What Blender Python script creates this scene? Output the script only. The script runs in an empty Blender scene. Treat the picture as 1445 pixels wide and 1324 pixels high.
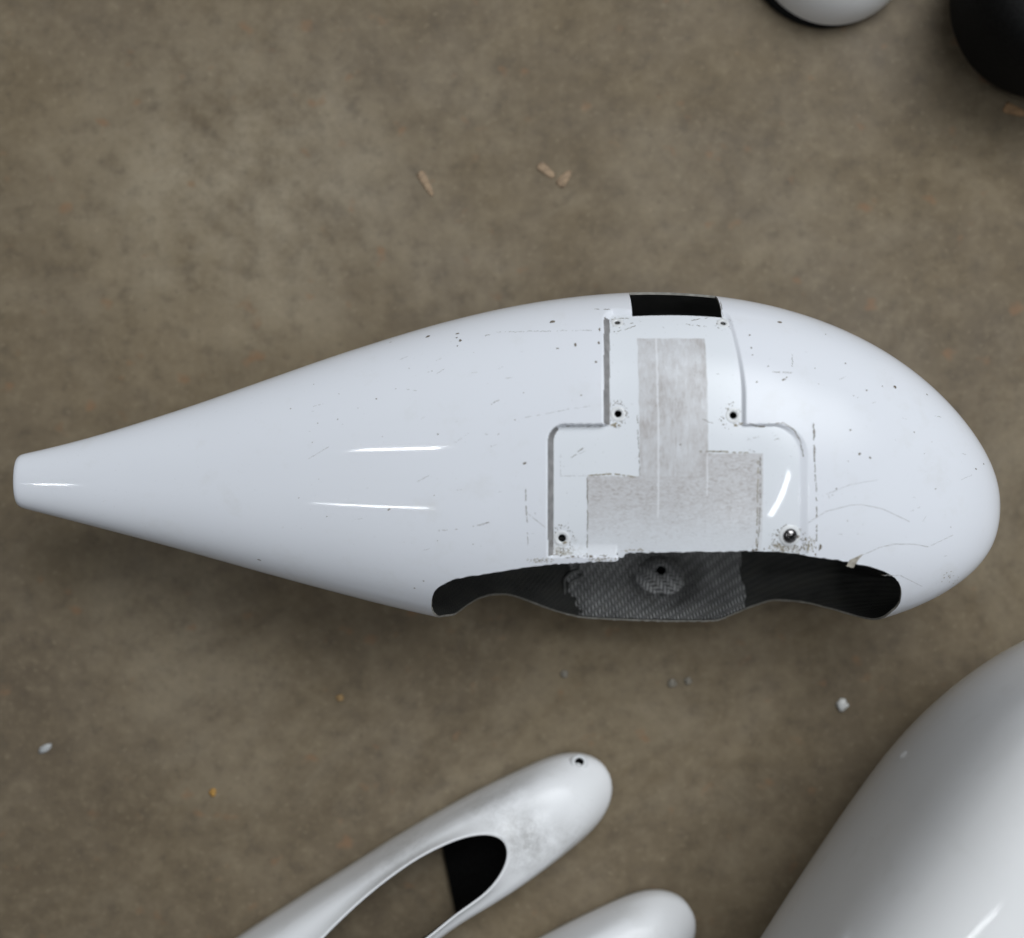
import bpy, bmesh, math, random
import numpy as np
from mathutils import Vector, Matrix

# ------------------------------------------------------------------ camera, world, lamps, exposure
sc = bpy.context.scene
COL = sc.collection
random.seed(7)
RNG = np.random.default_rng(11)
ZM = 0.1035                # height of the wheel fairing's middle plane above the floor
ZC = ZM + 1.0              # camera height
FPX = 2000.0               # focal length in photograph pixels (1445 wide)

cam_d = bpy.data.cameras.new('camera')
cam = bpy.data.objects.new('camera', cam_d); COL.objects.link(cam)
cam.location = (0, 0, ZC)
cam.rotation_euler = (0, 0, 0)
cam_d.sensor_width = 36.0
cam_d.lens = FPX / 1445.0 * 36.0
cam_d.clip_start = 0.02
cam_d.clip_end = 50
cam_d.dof.use_dof = True
cam_d.dof.focus_distance = ZC - (ZM + 0.018)
cam_d.dof.aperture_fstop = 2.0
sc.camera = cam

world = bpy.data.worlds.new('World'); sc.world = world
world.use_nodes = True
bgn = world.node_tree.nodes['Background']
bgn.inputs['Color'].default_value = (0.86, 0.93, 1.0, 1)
bgn.inputs['Strength'].default_value = 0.062

def area_lamp(name, loc, target, sx, sy, power, color, roll=0.0):
    ld = bpy.data.lights.new(name, 'AREA')
    ld.shape = 'RECTANGLE'; ld.size = sx; ld.size_y = sy
    ld.energy = power; ld.color = color
    o = bpy.data.objects.new(name, ld); COL.objects.link(o)
    o.location = loc
    d = (Vector(target) - Vector(loc)).normalized()
    q = d.to_track_quat('-Z', 'Y')
    o.rotation_euler = (q.to_matrix() @ Matrix.Rotation(roll, 3, 'Z')).to_euler()
    return o

def tube_lamp(name, p0, p1, width, power, color):
    """a fluorescent tube between two points, facing straight down"""
    p0, p1 = Vector(p0), Vector(p1)
    ld = bpy.data.lights.new(name, 'AREA'); ld.shape = 'RECTANGLE'
    ld.size = (p1 - p0).length; ld.size_y = width
    ld.energy = power; ld.color = color
    o = bpy.data.objects.new(name, ld); COL.objects.link(o)
    o.location = (p0 + p1) / 2
    o.rotation_euler = (0, 0, math.atan2(p1.y - p0.y, p1.x - p0.x))
    return o

LAMP = (0.93, 0.97, 1.0)
tube_lamp('ceiling_tube', (-1.33, 0.41, 2.6), (-0.90, 0.345, 2.6), 0.014, 4, LAMP)
tube_lamp('ceiling_tube', (-1.47, -0.66, 2.6), (-0.96, -0.66, 2.6), 0.014, 3, LAMP)
tube_lamp('ceiling_tube', (0.62, -0.75, 2.6), (1.02, 0.0, 2.6), 0.10, 8.5, LAMP)
tube_lamp('ceiling_tube', (-2.20, -0.25, 2.6), (-2.15, -0.16, 2.6), 0.02, 1.8, LAMP)
glow = area_lamp('soft_key', (1.25, 1.6, 3.05), (0, 0, 0), 4.6, 3.8, 197, LAMP)
# an added soft key lamp: brightest in the middle, fading to nothing at its edges
glow.data.use_nodes = True
_nt = glow.data.node_tree; _em = _nt.nodes['Emission']
_ge = _nt.nodes.new('ShaderNodeNewGeometry'); _vm = _nt.nodes.new('ShaderNodeVectorMath'); _vm.operation = 'DISTANCE'
_vm.inputs[1].default_value = (0.5, 0.5, 0.0)
_mr = _nt.nodes.new('ShaderNodeMapRange'); _mr.interpolation_type = 'SMOOTHERSTEP'
_mr.inputs[1].default_value = 0.0; _mr.inputs[2].default_value = 0.5; _mr.inputs[3].default_value = 2.6; _mr.inputs[4].default_value = 0.0
_sx = _nt.nodes.new('ShaderNodeSeparateXYZ'); _cx = _nt.nodes.new('ShaderNodeCombineXYZ')
_nt.links.new(_ge.outputs['Parametric'], _sx.inputs[0]); _nt.links.new(_sx.outputs[0], _cx.inputs[0]); _nt.links.new(_sx.outputs[1], _cx.inputs[1])
_nt.links.new(_cx.outputs[0], _vm.inputs[0]); _nt.links.new(_vm.outputs['Value'], _mr.inputs[0]); _nt.links.new(_mr.outputs[0], _em.inputs['Strength'])

sc.view_settings.view_transform = 'Standard'
sc.view_settings.look = 'None'
sc.view_settings.exposure = 0.0
sc.view_settings.gamma = 1.0
sc.view_settings.use_curve_mapping = False
sc.render.resolution_x = 1024; sc.render.resolution_y = 938

# ------------------------------------------------------------------ helpers
def unproj(px, py, z=0.0):
    """photograph pixel -> world point at height z"""
    k = (ZC - z) / FPX
    return ((px - 722.5) * k, (662.0 - py) * k, z)

def link_mesh(name, me, parent=None, mats=(), smooth=True):
    o = bpy.data.objects.new(name, me); COL.objects.link(o)
    for m in mats: me.materials.append(m)
    if smooth:
        me.polygons.foreach_set('use_smooth', [True] * len(me.polygons))
    if parent: o.parent = parent
    return o

def mesh_np(name, verts, faces, parent=None, mats=(), smooth=True, mat_idx=None):
    """verts (n,3); faces list of tuples or an (m,4) array"""
    me = bpy.data.meshes.new(name)
    if isinstance(faces, np.ndarray): faces = faces.tolist()
    me.from_pydata([tuple(v) for v in np.asarray(verts).tolist()], [], faces)
    me.update()
    o = link_mesh(name, me, parent, mats, smooth)
    if mat_idx is not None:
        me.polygons.foreach_set('material_index', list(mat_idx))
    return o

def bm_obj(name, bm, parent=None, mats=(), smooth=True):
    me = bpy.data.meshes.new(name)
    bm.normal_update(); bm.to_mesh(me); bm.free()
    return link_mesh(name, me, parent, mats, smooth)

def empty(name, loc=(0, 0, 0)):
    o = bpy.data.objects.new(name, None); COL.objects.link(o)
    o.location = loc; o.empty_display_size = 0.05
    return o

def tag(o, label=None, cat=None, group=None, kind=None):
    if label: o['label'] = label
    if cat: o['category'] = cat
    if group: o['group'] = group
    if kind: o['kind'] = kind
    return o

def pchip(xk, yk, x):
    xk = np.asarray(xk, float); yk = np.asarray(yk, float); x = np.clip(np.asarray(x, float), xk[0], xk[-1])
    h = np.diff(xk); d = np.diff(yk) / h
    m = np.zeros_like(yk); m[0] = d[0]; m[-1] = d[-1]
    for i in range(1, len(xk) - 1):
        if d[i-1] * d[i] > 0:
            w1 = 2*h[i] + h[i-1]; w2 = h[i] + 2*h[i-1]
            m[i] = (w1 + w2) / (w1/d[i-1] + w2/d[i])
    k = np.clip(np.searchsorted(xk, x, side='right') - 1, 0, len(h) - 1)
    t = (x - xk[k]) / h[k]
    return ((1+2*t)*(1-t)**2*yk[k] + t*(1-t)**2*h[k]*m[k] + t*t*(3-2*t)*yk[k+1] + t*t*(t-1)*h[k]*m[k+1])

def sstep(a, b, x):
    t = np.clip((x - a) / (b - a), 0, 1)
    return t*t*(3-2*t)

# ------------------------------------------------------------------ materials
class NT:
    """terse node building"""
    def __init__(s, name):
        s.m = bpy.data.materials.new(name); s.m.use_nodes = True
        s.t = s.m.node_tree; s.n = s.t.nodes
        s.b = s.n['Principled BSDF']
        s.tc = s.n.new('ShaderNodeTexCoord')
    def link(s, a, b): s.t.links.new(a, b)
    def put(s, sock, v):
        if hasattr(v, 'is_output'): s.link(v, sock)
        elif isinstance(v, (tuple, list)) and sock.type == 'RGBA' and len(v) == 3: sock.default_value = (*v, 1)
        else: sock.default_value = v
    def math(s, op, a, b=None, c=None, clamp=False):
        n = s.n.new('ShaderNodeMath'); n.operation = op; n.use_clamp = clamp
        for i, v in enumerate((a, b, c)):
            if v is not None: s.put(n.inputs[i], v)
        return n.outputs[0]
    def noise(s, scale, detail=4, rough=0.55, vec=None, dist=0.0, col=False):
        n = s.n.new('ShaderNodeTexNoise')
        n.inputs['Scale'].default_value = scale; n.inputs['Detail'].default_value = detail
        n.inputs['Roughness'].default_value = rough; n.inputs['Distortion'].default_value = dist
        s.link(vec if vec is not None else s.tc.outputs['Object'], n.inputs['Vector'])
        return n.outputs['Color' if col else 'Fac']
    def ramp(s, fac, stops, interp='LINEAR'):
        n = s.n.new('ShaderNodeValToRGB'); e = n.color_ramp.elements; n.color_ramp.interpolation = interp
        while len(e) < len(stops): e.new(0.5)
        for i, (p, c) in enumerate(stops):
            e[i].position = p
            e[i].color = (c, c, c, 1) if not isinstance(c, (tuple, list)) else (*c, 1)
        s.put(n.inputs[0], fac)
        return n.outputs[0]
    def mix(s, fac, a, b, op='MIX'):
        n = s.n.new('ShaderNodeMix'); n.data_type = 'RGBA'; n.blend_type = op
        s.put(n.inputs[0], fac); s.put(n.inputs[6], a); s.put(n.inputs[7], b)
        return n.outputs[2]
    def mapr(s, x, a, b, c=0.0, d=1.0, smooth=True):
        n = s.n.new('ShaderNodeMapRange'); n.interpolation_type = 'SMOOTHSTEP' if smooth else 'LINEAR'
        s.put(n.inputs[0], x)
        for i, v in enumerate((a, b, c, d)): s.put(n.inputs[i+1], v)
        return n.outputs[0]
    def vscale(s, v, sc3):
        n = s.n.new('ShaderNodeMapping'); s.link(v, n.inputs[0]); n.inputs['Scale'].default_value = sc3
        return n.outputs[0]
    def xyz(s, v):
        n = s.n.new('ShaderNodeSeparateXYZ'); s.link(v, n.inputs[0]); return n.outputs
    def bump(s, h, strength, dist):
        n = s.n.new('ShaderNodeBump'); n.inputs['Strength'].default_value = strength
        n.inputs['Distance'].default_value = dist; s.put(n.inputs['Height'], h)
        s.link(n.outputs[0], s.b.inputs['Normal']); return n
    def set(s, **k):
        for a, v in k.items(): s.put(s.b.inputs[a.replace('_', ' ')], v)
        return s.m

WHITE = (0.735, 0.752, 0.80)
def mat_gelcoat(name, base=WHITE, dirt=0.35, rough=0.035, stains=()):
    t = NT(name)
    n1 = t.noise(9, 5, 0.6)
    n2 = t.noise(160, 3, 0.6)
    n3 = t.noise(34, 6, 0.7)
    c = t.mix(t.math('MULTIPLY', t.ramp(n1, [(0.35, 0.0), (0.75, 1.0)]), 0.25 * dirt + 0.05), base, (0.66, 0.67, 0.68))
    film = t.math('MULTIPLY', t.ramp(n3, [(0.55, 0.0), (0.85, 1.0)]), dirt)
    c = t.mix(film, c, (0.56, 0.55, 0.52))
    sp = t.ramp(t.noise(520, 2, 0.5), [(0.70, 0.0), (0.76, 1.0)])
    c = t.mix(t.math('MULTIPLY', sp, 0.35 * dirt), c, (0.25, 0.23, 0.2))
    for (sx_, sy_, sr_, amt) in stains:
        vd = t.n.new('ShaderNodeVectorMath'); vd.operation = 'DISTANCE'
        t.link(t.tc.outputs['Object'], vd.inputs[0]); vd.inputs[1].default_value = (sx_, sy_, 0.045)
        sm = t.math('MULTIPLY', t.mapr(vd.outputs['Value'], 0.0, sr_, amt, 0.0), t.ramp(t.noise(70, 6, 0.75), [(0.36, 0.0), (0.66, 1.0)]))
        c = t.mix(sm, c, (0.20, 0.19, 0.175))
    r = t.math('ADD', rough, t.math('MULTIPLY', n2, 0.02))
    r = t.math('ADD', r, t.math('MULTIPLY', film, 0.25))
    t.bump(t.math('ADD', t.noise(12, 2, 0.4), t.math('MULTIPLY', n2, 0.03)), 0.06, 0.0006)
    return t.set(Base_Color=c, Roughness=r, Specular_IOR_Level=0.22, Coat_Weight=0.0)

M_SHELL = mat_gelcoat('white_gelcoat', dirt=0.32)
M_SHELL2 = mat_gelcoat('white_gelcoat_dusty', base=(0.82, 0.82, 0.825), dirt=0.3, rough=0.07)
M_FAIR = mat_gelcoat('white_gelcoat_smudged', base=(0.82, 0.825, 0.84), dirt=0.4, rough=0.22, stains=[((735-722.5)*1.035/2000, (662-1195)*1.035/2000, 0.036, 0.95), ((700-722.5)*1.035/2000, (662-1140)*1.035/2000, 0.05, 0.35), ((560-722.5)*1.035/2000, (662-1215)*1.035/2000, 0.06, 0.3), ((800-722.5)*1.035/2000, (662-1195)*1.035/2000, 0.03, 0.35)])

def mat_plain(name, col, rough=0.6, metal=0.0, nscale=300, var=0.35):
    t = NT(name)
    n = t.noise(nscale, 4, 0.6)
    c = t.mix(t.ramp(n, [(0.3, 0.0), (0.7, 1.0)]), tuple(x * (1 - var) for x in col), tuple(min(1, x * (1 + var)) for x in col))
    t.bump(n, 0.3, 0.0006)
    return t.set(Base_Color=c, Roughness=rough, Metallic=metal)

M_CHIP = mat_plain('bare_chip', (0.17, 0.145, 0.115), 0.8)
M_SCUFF = mat_plain('grey_scuff', (0.36, 0.355, 0.35), 0.7)
M_GRIME = mat_plain('brown_grime', (0.27, 0.235, 0.17), 0.85)
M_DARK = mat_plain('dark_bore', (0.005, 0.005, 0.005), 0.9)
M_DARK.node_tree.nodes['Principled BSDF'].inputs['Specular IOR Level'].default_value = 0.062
M_STEEL = mat_plain('screw_steel', (0.23, 0.22, 0.22), 0.18, 1.0, 900, 0.2)
M_RUBBER = mat_plain('black_rubber', (0.006, 0.006, 0.006), 0.8)
M_RUBBER.node_tree.nodes['Principled BSDF'].inputs['Specular IOR Level'].default_value = 0.15
M_WOOD = mat_plain('pale_wood', (0.29, 0.205, 0.13), 0.8)
M_CRUMB = mat_plain('white_crumb', (0.62, 0.62, 0.6), 0.8)
M_ORANGE = mat_plain('orange_crumb', (0.38, 0.21, 0.05), 0.8)
M_TANRIM = mat_plain('raw_laminate_edge', (0.24, 0.23, 0.205), 0.8)

def mat_weave(name, pitch, lo, hi, bump, dirt, stain=None):
    """2/2 twill: strands over and under, from UV in metres"""
    t = NT(name)
    uvn = t.n.new('ShaderNodeUVMap'); uvn.uv_map = 'metres'
    wob = t.noise(60, 2, 0.5, col=True)
    mixv = t.n.new('ShaderNodeVectorMath'); mixv.operation = 'MULTIPLY_ADD'
    t.link(wob, mixv.inputs[0]); mixv.inputs[1].default_value = (pitch*0.9,)*3; t.link(uvn.outputs[0], mixv.inputs[2])
    x, y, _ = t.xyz(mixv.outputs[0])
    u = t.math('DIVIDE', x, pitch); v = t.math('DIVIDE', y, pitch)
    fu = t.math('FRACT', u); fv = t.math('FRACT', v)
    s = t.math('ADD', t.math('FLOOR', u), t.math('FLOOR', v))
    m = t.math('FLOORED_MODULO', s, 4.0)
    over = t.math('LESS_THAN', m, 1.5)
    pu = t.math('SINE', t.math('MULTIPLY', fu, math.pi)); pv = t.math('SINE', t.math('MULTIPLY', fv, math.pi))
    h = t.math('ADD', t.math('MULTIPLY', over, pu), t.math('MULTIPLY', t.math('SUBTRACT', 1.0, over), pv))
    sheen = t.math('ADD', t.math('MULTIPLY', over, 0.35), 0.65)
    n = t.noise(45, 5, 0.65)
    wear = t.ramp(n, [(0.28, 0.35), (0.62, 1.0)])
    top = t.mapr(h, 0.35, 0.95)
    fac = t.math('MULTIPLY', t.math('MULTIPLY', top, wear), sheen)
    c = t.mix(fac, lo, hi)
    c = t.mix(t.math('MULTIPLY', t.ramp(t.noise(90, 4, 0.6), [(0.5, 0), (0.72, 1)]), dirt), c, (0.075, 0.065, 0.035))
    if stain:
        vd = t.n.new('ShaderNodeVectorMath'); vd.operation = 'DISTANCE'
        t.link(t.tc.outputs['Object'], vd.inputs[0]); vd.inputs[1].default_value = stain
        sm = t.math('MULTIPLY', t.mapr(vd.outputs['Value'], 0.020, 0.038, 0.75, 0.0), t.ramp(t.noise(55, 4, 0.6), [(0.30, 0.3), (0.60, 1.0)]))
        c = t.mix(sm, c, (0.012, 0.011, 0.009))
    t.bump(h, 0.9, bump)
    return t.set(Base_Color=c, Roughness=0.55)

M_LINING = mat_weave('fine_black_weave', 0.0014, (0.016, 0.016, 0.015), (0.15, 0.15, 0.14), 0.0004, 0.25)

def mat_floor():
    t = NT('stained_concrete')
    big = t.noise(3.2, 6, 0.62, dist=0.4)
    mid = t.noise(13, 4, 0.6, dist=0.6)
    fine = t.noise(62, 2, 0.6)
    grit = t.noise(190, 3, 0.7)
    c = t.ramp(mid, [(0.25, (0.114, 0.083, 0.047)), (0.45, (0.152, 0.115, 0.068)), (0.58, (0.172, 0.132, 0.081)), (0.80, (0.222, 0.178, 0.117))])
    c = t.mix(t.math('MULTIPLY', t.ramp(big, [(0.36, 1.0), (0.60, 0.0)]), 0.5), c, (0.090, 0.066, 0.042))
    pale = t.math('MULTIPLY', t.ramp(t.noise(4.0, 6, 0.72, dist=1.2), [(0.50, 0.0), (0.70, 1.0)]), 0.35)
    for (px_, py_, rr_, am_) in ((340, 270, 0.20, 0.95), (240, 880, 0.12, 0.5), (1040, 330, 0.16, 0.35), (640, 380, 0.1, 0.4)):
        vd = t.n.new('ShaderNodeVectorMath'); vd.operation = 'DISTANCE'
        t.link(t.tc.outputs['Object'], vd.inputs[0]); vd.inputs[1].default_value = unproj(px_, py_, 0.0)
        pw = t.math('MULTIPLY', t.mapr(vd.outputs['Value'], 0.02, rr_, am_, 0.0), t.ramp(t.noise(15, 5, 0.7), [(0.36, 0.0), (0.64, 1.0)]))
        pale = t.math('MAXIMUM', pale, pw)
    c = t.mix(pale, c, (0.30, 0.25, 0.175))
    c = t.mix(t.math('MULTIPLY', t.ramp(fine, [(0.50, 0.0), (0.72, 1.0)]), 0.24), c, (0.28, 0.225, 0.145))
    c = t.mix(t.math('MULTIPLY', t.ramp(fine, [(0.28, 1.0), (0.46, 0.0)]), 0.34), c, (0.06, 0.045, 0.03))
    c = t.mix(t.math('MULTIPLY', t.ramp(grit, [(0.58, 0.0), (0.74, 1.0)]), 0.35), c, (0.33, 0.27, 0.18))
    c = t.mix(t.math('MULTIPLY', t.ramp(grit, [(0.28, 1.0), (0.40, 0.0)]), 0.4), c, (0.055, 0.042, 0.03))
    rust = t.ramp(t.noise(42, 2, 0.5, vec=t.vscale(t.tc.outputs['Object'], (1, 1.2, 1))), [(0.66, 0.0), (0.75, 1.0)])
    c = t.mix(t.math('MULTIPLY', rust, 0.6), c, (0.22, 0.12, 0.06))
    t.bump(t.math('ADD', fine, t.math('MULTIPLY', grit, 0.25)), 0.35, 0.0010)
    return t.set(Base_Color=c, Roughness=t.mapr(big, 0.3, 0.7, 0.62, 0.85))
M_FLOOR = mat_floor()

# ------------------------------------------------------------------ the setting: a concrete floor
bm = bmesh.new()
bmesh.ops.create_grid(bm, x_segments=40, y_segments=40, size=4.0)
fl = bm_obj('floor', bm, None, (M_FLOOR,))
tag(fl, 'brown grey stained concrete workshop floor', None, None, 'structure')

# ------------------------------------------------------------------ the wheel fairing: shape functions (photograph px, mm)
TOP = [(27,645),(60,634),(100,621),(170,602),(250,581),(300,567),(350,549),(400,530),(450,510),(500,490),(550,475),(600,461),(650,449),(700,438),(750,430),(800,424),(850,419),(900,416),(950,415),(1000,417),(1060,425),(1120,440),(1180,465),(1240,497),(1290,530),(1340,575),(1375,620),(1393,652),(1403,680),(1407.5,703)]
BOT = [(27,716),(60,724),(100,735),(200,761),(300,788),(400,815),(500,842),(560,857),(613,870),(700,887),(800,899),(900,904),(1000,904),(1100,899),(1180,886),(1250,869),(1300,850),(1350,822),(1385,788),(1400,760),(1406,735),(1407.5,722)]
XN = 1408.5
def ufit(P, deg):
    P = np.array(P, float); u = np.sqrt(XN - P[:, 0])
    return np.polynomial.Polynomial.fit(u, P[:, 1], deg)
_pt, _pb = ufit(TOP, 8), ufit(BOT, 8)
_u0 = math.sqrt(XN - 1407.9)
def top_y(x): return _pt(np.sqrt(np.maximum(XN - x, 0.02)))
def bot_y(x): return _pb(np.sqrt(np.maximum(XN - x, 0.02)))
AK = [(20,12),(100,18.5),(200,27),(400,46),(560,60),(700,70),(850,79),(950,82),(1050,81),(1150,75),(1250,63),(1320,49),(1370,33),(1395,19.5),(1404,11),(1408.5,0.8)]
_au = np.sqrt(XN + 0.01 - np.array([k[0] for k in AK], float))[::-1]
_av = np.array([k[1] for k in AK], float)[::-1] / 1000
def half_a(x): return pchip(_au, _av, np.sqrt(np.maximum(XN + 0.01 - x, 0)))
CAPX = [(25.5,0.82),(26,0.88),(27,0.93),(29,0.965),(32,0.99),(38,1.0),(60,1.0)]
def cap(x): return np.where(np.asarray(x) < 38, pchip([c[0] for c in CAPX], [c[1] for c in CAPX], x), 1.0)
NSE = 2.25
def frame(x):
    """centre y, half height (m, world), half depth at photo x"""
    t, b = top_y(x), bot_y(x)
    c = (t + b) / 2; h = np.maximum((b - t) / 2, 0.3) * cap(x)
    return (662.0 - c) / FPX, h / FPX, half_a(x) * cap(x)
def section(x, phi):
    """phi: 0 at the bottom edge, pi/2 facing the camera, pi at the top edge"""
    c, h, a = frame(x)
    cs, sn = np.cos(phi), np.sin(phi)
    y = c - h * np.sign(cs) * np.abs(cs) ** (2/NSE)
    z = a * np.where(sn < 0, -1.26, 1.0) * np.abs(sn) ** (2/NSE)
    X = (x - 722.5) / FPX + 0 * phi
    return X, y, ZM + z
def proj(X, Y, Z):
    k = FPX / (ZC - Z)
    return 722.5 + X * k, 662.0 - Y * k
def phi_for(x, y, side):
    """phi whose point projects to photo row y; side +1 near wall, -1 far wall"""
    lo, hi = 1e-4, math.pi - 1e-4
    for _ in range(50):
        m = (lo + hi) / 2
        _, py = proj(*section(np.array(float(x)), np.array(m if side > 0 else -m)))
        if py > y: lo = m
        else: hi = m
    return m if side > 0 else -m

# the wheel opening: lower edge of the near wall, and edge of the far wall
NEAR = [(612,858),(612.6,851),(615,841),(620,832),(630,825),(645,818),(665,813.5),(700,808),(740,801),(780,796.5),(830,793),(868,790.5),(871,784.5),(900,783.5),(980,781),(1060,780),(1085,781.5),(1120,786),(1160,792),(1200,801),(1220,808),(1236,817),(1245,828),(1249,840),(1250.4,850)]
FAR = [(612,858,1),(613,864,1),(616,868.5,1),(622,0,0),(640,868,-1),(650,860,-1),(660,853,-1),(675,845,-1),(695,840,-1),(715,840,-1),(735,845,-1),(755,852,-1),(780,861,-1),(800,867,-1),(830,872.5,-1),(900,876,-1),(980,877.5,-1),(1020,877,-1),(1050,868,-1),(1080,857,-1),(1115,848,-1),(1150,850,-1),(1190,860,-1),(1212,868,-1),(1230,0,0),(1243,865,1),(1248.5,857,1),(1250.4,850,1)]
_nx = [p[0] for p in NEAR]; _np_ = [phi_for(p[0], p[1], 1) for p in NEAR]
_fx = [p[0] for p in FAR]; _fp = [0.0 if p[2] == 0 else phi_for(p[0], p[1], p[2]) for p in FAR]
_fp[0] = _np_[0]; _fp[-1] = _np_[-1]
def phi_near(x): return pchip(_nx, _np_, x)
def phi_far(x): return pchip(_fx, _fp, x)
PS1 = phi_for(945, 442, 1)           # slot: lower edge
PS2 = math.pi - 0.17                 # slot: upper edge, just past the ridge
SLX0, SLX1 = 884, 1005

# the moulded T-shaped recess (depth in metres at photo px, py)
def rbox(px, py, x0, x1, y0, y1, r):
    cx, cy = (x0+x1)/2, (y0+y1)/2
    qx = np.abs(px-cx) - (x1-x0)/2 + r; qy = np.abs(py-cy) - (y1-y0)/2 + r
    ox, oy = np.maximum(qx, 0), np.maximum(qy, 0)
    d = np.hypot(ox, oy) + np.minimum(np.maximum(qx, qy), 0) - r
    l = np.hypot(ox, oy) + 1e-6
    wx = np.where(l > 1e-5, ox/l, (qx > qy).astype(float))
    return d, np.clip(wx, 0, 1)
def recess(px, py):
    px = np.asarray(px, float); py = np.asarray(py, float)
    sx0 = 850 + 0*py; sx1 = 1053 - 22*np.clip((560-py)/115, 0, 1.2)**1.7
    d1, w1 = rbox(px, py, sx0, sx1, 438, 700, 14)
    R = np.where(px < 950, 24, 46)
    d2, w2 = rbox(px, py, 771, 1141, 598.5, 900, R)
    left = px < 950
    wid1 = np.where(left, 1.2 + 8.6*w1, 1.2 + 4.0*w1); wid2 = np.where(left, 1.2 + 7.6*w2, 2.2 + 9*w2)
    m1 = np.clip(-d1/wid1, 0, 1); m2 = np.clip(-d2/wid2, 0, 1)
    ease = lambda t: t*t*(3-2*t)*0.45 + t*0.55
    dep_y = (0.0028 + 0.0026 * sstep(450, 600, py)) * (1 - 0.5*sstep(870, 1040, px))
    dish = 0.0054 - 0.0022*sstep(850, 1050, px) - 0.0014*sstep(1040, 1134, px)
    k1 = sstep(520, 600, py)
    D1 = ease(m1) * (dep_y*(1-k1) + dish*k1)
    D2 = ease(m2) * dish * sstep(800, 770, np.where(px < 870, py - 0, 0))
    D2 = np.where((px < 872) & (py > 786.5), 0.0, D2)
    blend = np.maximum(D1, D2)
    return blend
def in_recess(px, py):
    sx0 = 850 + 0*py; sx1 = 1053 - 22*np.clip((560-py)/115, 0, 1.2)**1.7
    d1, w1 = rbox(px, py, sx0, sx1, 438, 700, 14)
    d2, w2 = rbox(px, py, 771, 1141, 598.5, 900, np.where(px < 950, 24, 46))
    left = px < 950
    wid1 = np.where(left, 1.2 + 8.6*w1, 1.2 + 4.0*w1); wid2 = np.where(left, 1.2 + 7.6*w2, 2.2 + 9*w2)
    ok = (d1 < -wid1) | (d2 < -wid2)
    return ok & ~((px < 872) & (py > 786.5))

HOLES = [(871,451,3.6,1),(1021,454,3.6,1),(872,582,4.6,0),(1036,585,4.6,0),(792,763,5.0,0)]
SCREW = (1116, 757)

# ------------------------------------------------------------------ outer shell and inner lining grids
xs = np.concatenate([np.array([25.5,25.75,26,26.5,27,28,29,30.5,32,34,38,42,46]), np.arange(51, 600, 5.0), np.arange(600, 612, 2.0),
    np.array([612,612.3,612.6,613,613.7,614.5,615.5,617]), np.arange(618, 640, 1.0), np.arange(640, 765, 2.5), np.arange(765, 1146, 1.0), np.arange(1148, 1226, 2.5),
    np.arange(1227, 1249, 1.0), np.array([1249,1249.5,1250,1250.4,1251.5,1253]), 1255 + 153.2*(np.sin(np.linspace(0, math.pi/2, 60))), ])
xs = np.unique(np.round(xs, 3))
I_S0 = int(np.where(xs == SLX0)[0][0]); I_S1 = int(np.where(xs == SLX1)[0][0])
NA, NB, NC = 300, 22, 84
tt = np.concatenate([np.linspace(0, 1, NA+1), 1 + np.linspace(0, 1, NB+1)[1:], 2 + np.linspace(0, 1, NC+1)[1:]])
pn, pf = phi_near(xs), phi_far(xs) + 2*math.pi
ph = np.zeros((len(xs), len(tt)))
for i in range(len(xs)):
    ph[i] = np.interp(tt, [0, 1, 2, 3], [pn[i], PS1, PS2, pf[i]])
XX = np.repeat(xs[:, None], len(tt), 1)
PX, PY, PZ = section(XX, ph)
P0 = np.stack([PX, PY, PZ], -1)
du = np.gradient(P0, axis=0); dv = np.gradient(P0, axis=1)
NRM = np.cross(du, dv); NRM /= np.linalg.norm(NRM, axis=-1, keepdims=True) + 1e-12
mid = NRM[len(xs)//2, NA//2]
if mid[2] < 0: NRM = -NRM
qx, qy = proj(PX, PY, PZ)
near_side = (np.sin(ph) > 0)
dep = np.where(near_side, recess(qx, qy), 0.0)
# shallow seats under the fastener holes
for (hx, hy, hr, flat) in HOLES:
    rr = np.hypot(qx - hx, (qy - hy) * (1.5 if flat else 1.0))
    dep = dep + np.where((rr < hr + 2.0) & near_side, 0.010, 0.0)
# faint unevenness of a hand-laid laminate
wav = 0.00010*np.sin(PX*31 + 1.3)*np.sin(PY*27 + PX*13) + 0.00003*np.sin(PX*75 + PY*60)
OUT = P0 + NRM * (wav - dep)[..., None]
# ragged cut edge of the opening and of the slot
rag = np.interp(np.arange(len(xs)), np.arange(0, len(xs), 3), RNG.normal(0, 0.00022, len(np.arange(0, len(xs), 3))))
OUT[:, 0, 1] += rag * ((xs > 640) & (xs < 1246)); OUT[:, -1, 1] += rag[::-1] * ((xs > 640) & (xs < 1225))
THK = 0.0014
_win = (sstep(0.03, 0.12, tt) * (1 - sstep(0.88, 0.97, tt)) * (tt < 1))[None, :] * (sstep(740, 770, XX) * (1 - sstep(1142, 1172, XX)))
INN = P0 - NRM * (THK + np.where(near_side, recess(qx, qy), 0) + 0.006*_win)[..., None]
nose_ok = xs < 1400

def sub_grid(V, ii, jj, keep):
    n, m = len(ii), len(jj)
    G = V[np.ix_(ii, jj)]
    idx = np.arange(n*m).reshape(n, m)
    f = np.stack([idx[:-1, :-1], idx[1:, :-1], idx[1:, 1:], idx[:-1, 1:]], -1)
    k = keep(np.array(ii)[:-1, None], np.array(jj)[None, :-1])
    return G.reshape(-1, 3), f[np.broadcast_to(k, f.shape[:2])]

def not_slot(i, j): return ~((i >= I_S0) & (i < I_S1) & (j >= NA) & (j < NA+NB))

shell_root = empty('wheel_fairing', (0, 0, 0))
tag(shell_root, 'large white teardrop wheel fairing lying on its side, dark wheel opening along its lower edge', 'wheel fairing')

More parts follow.
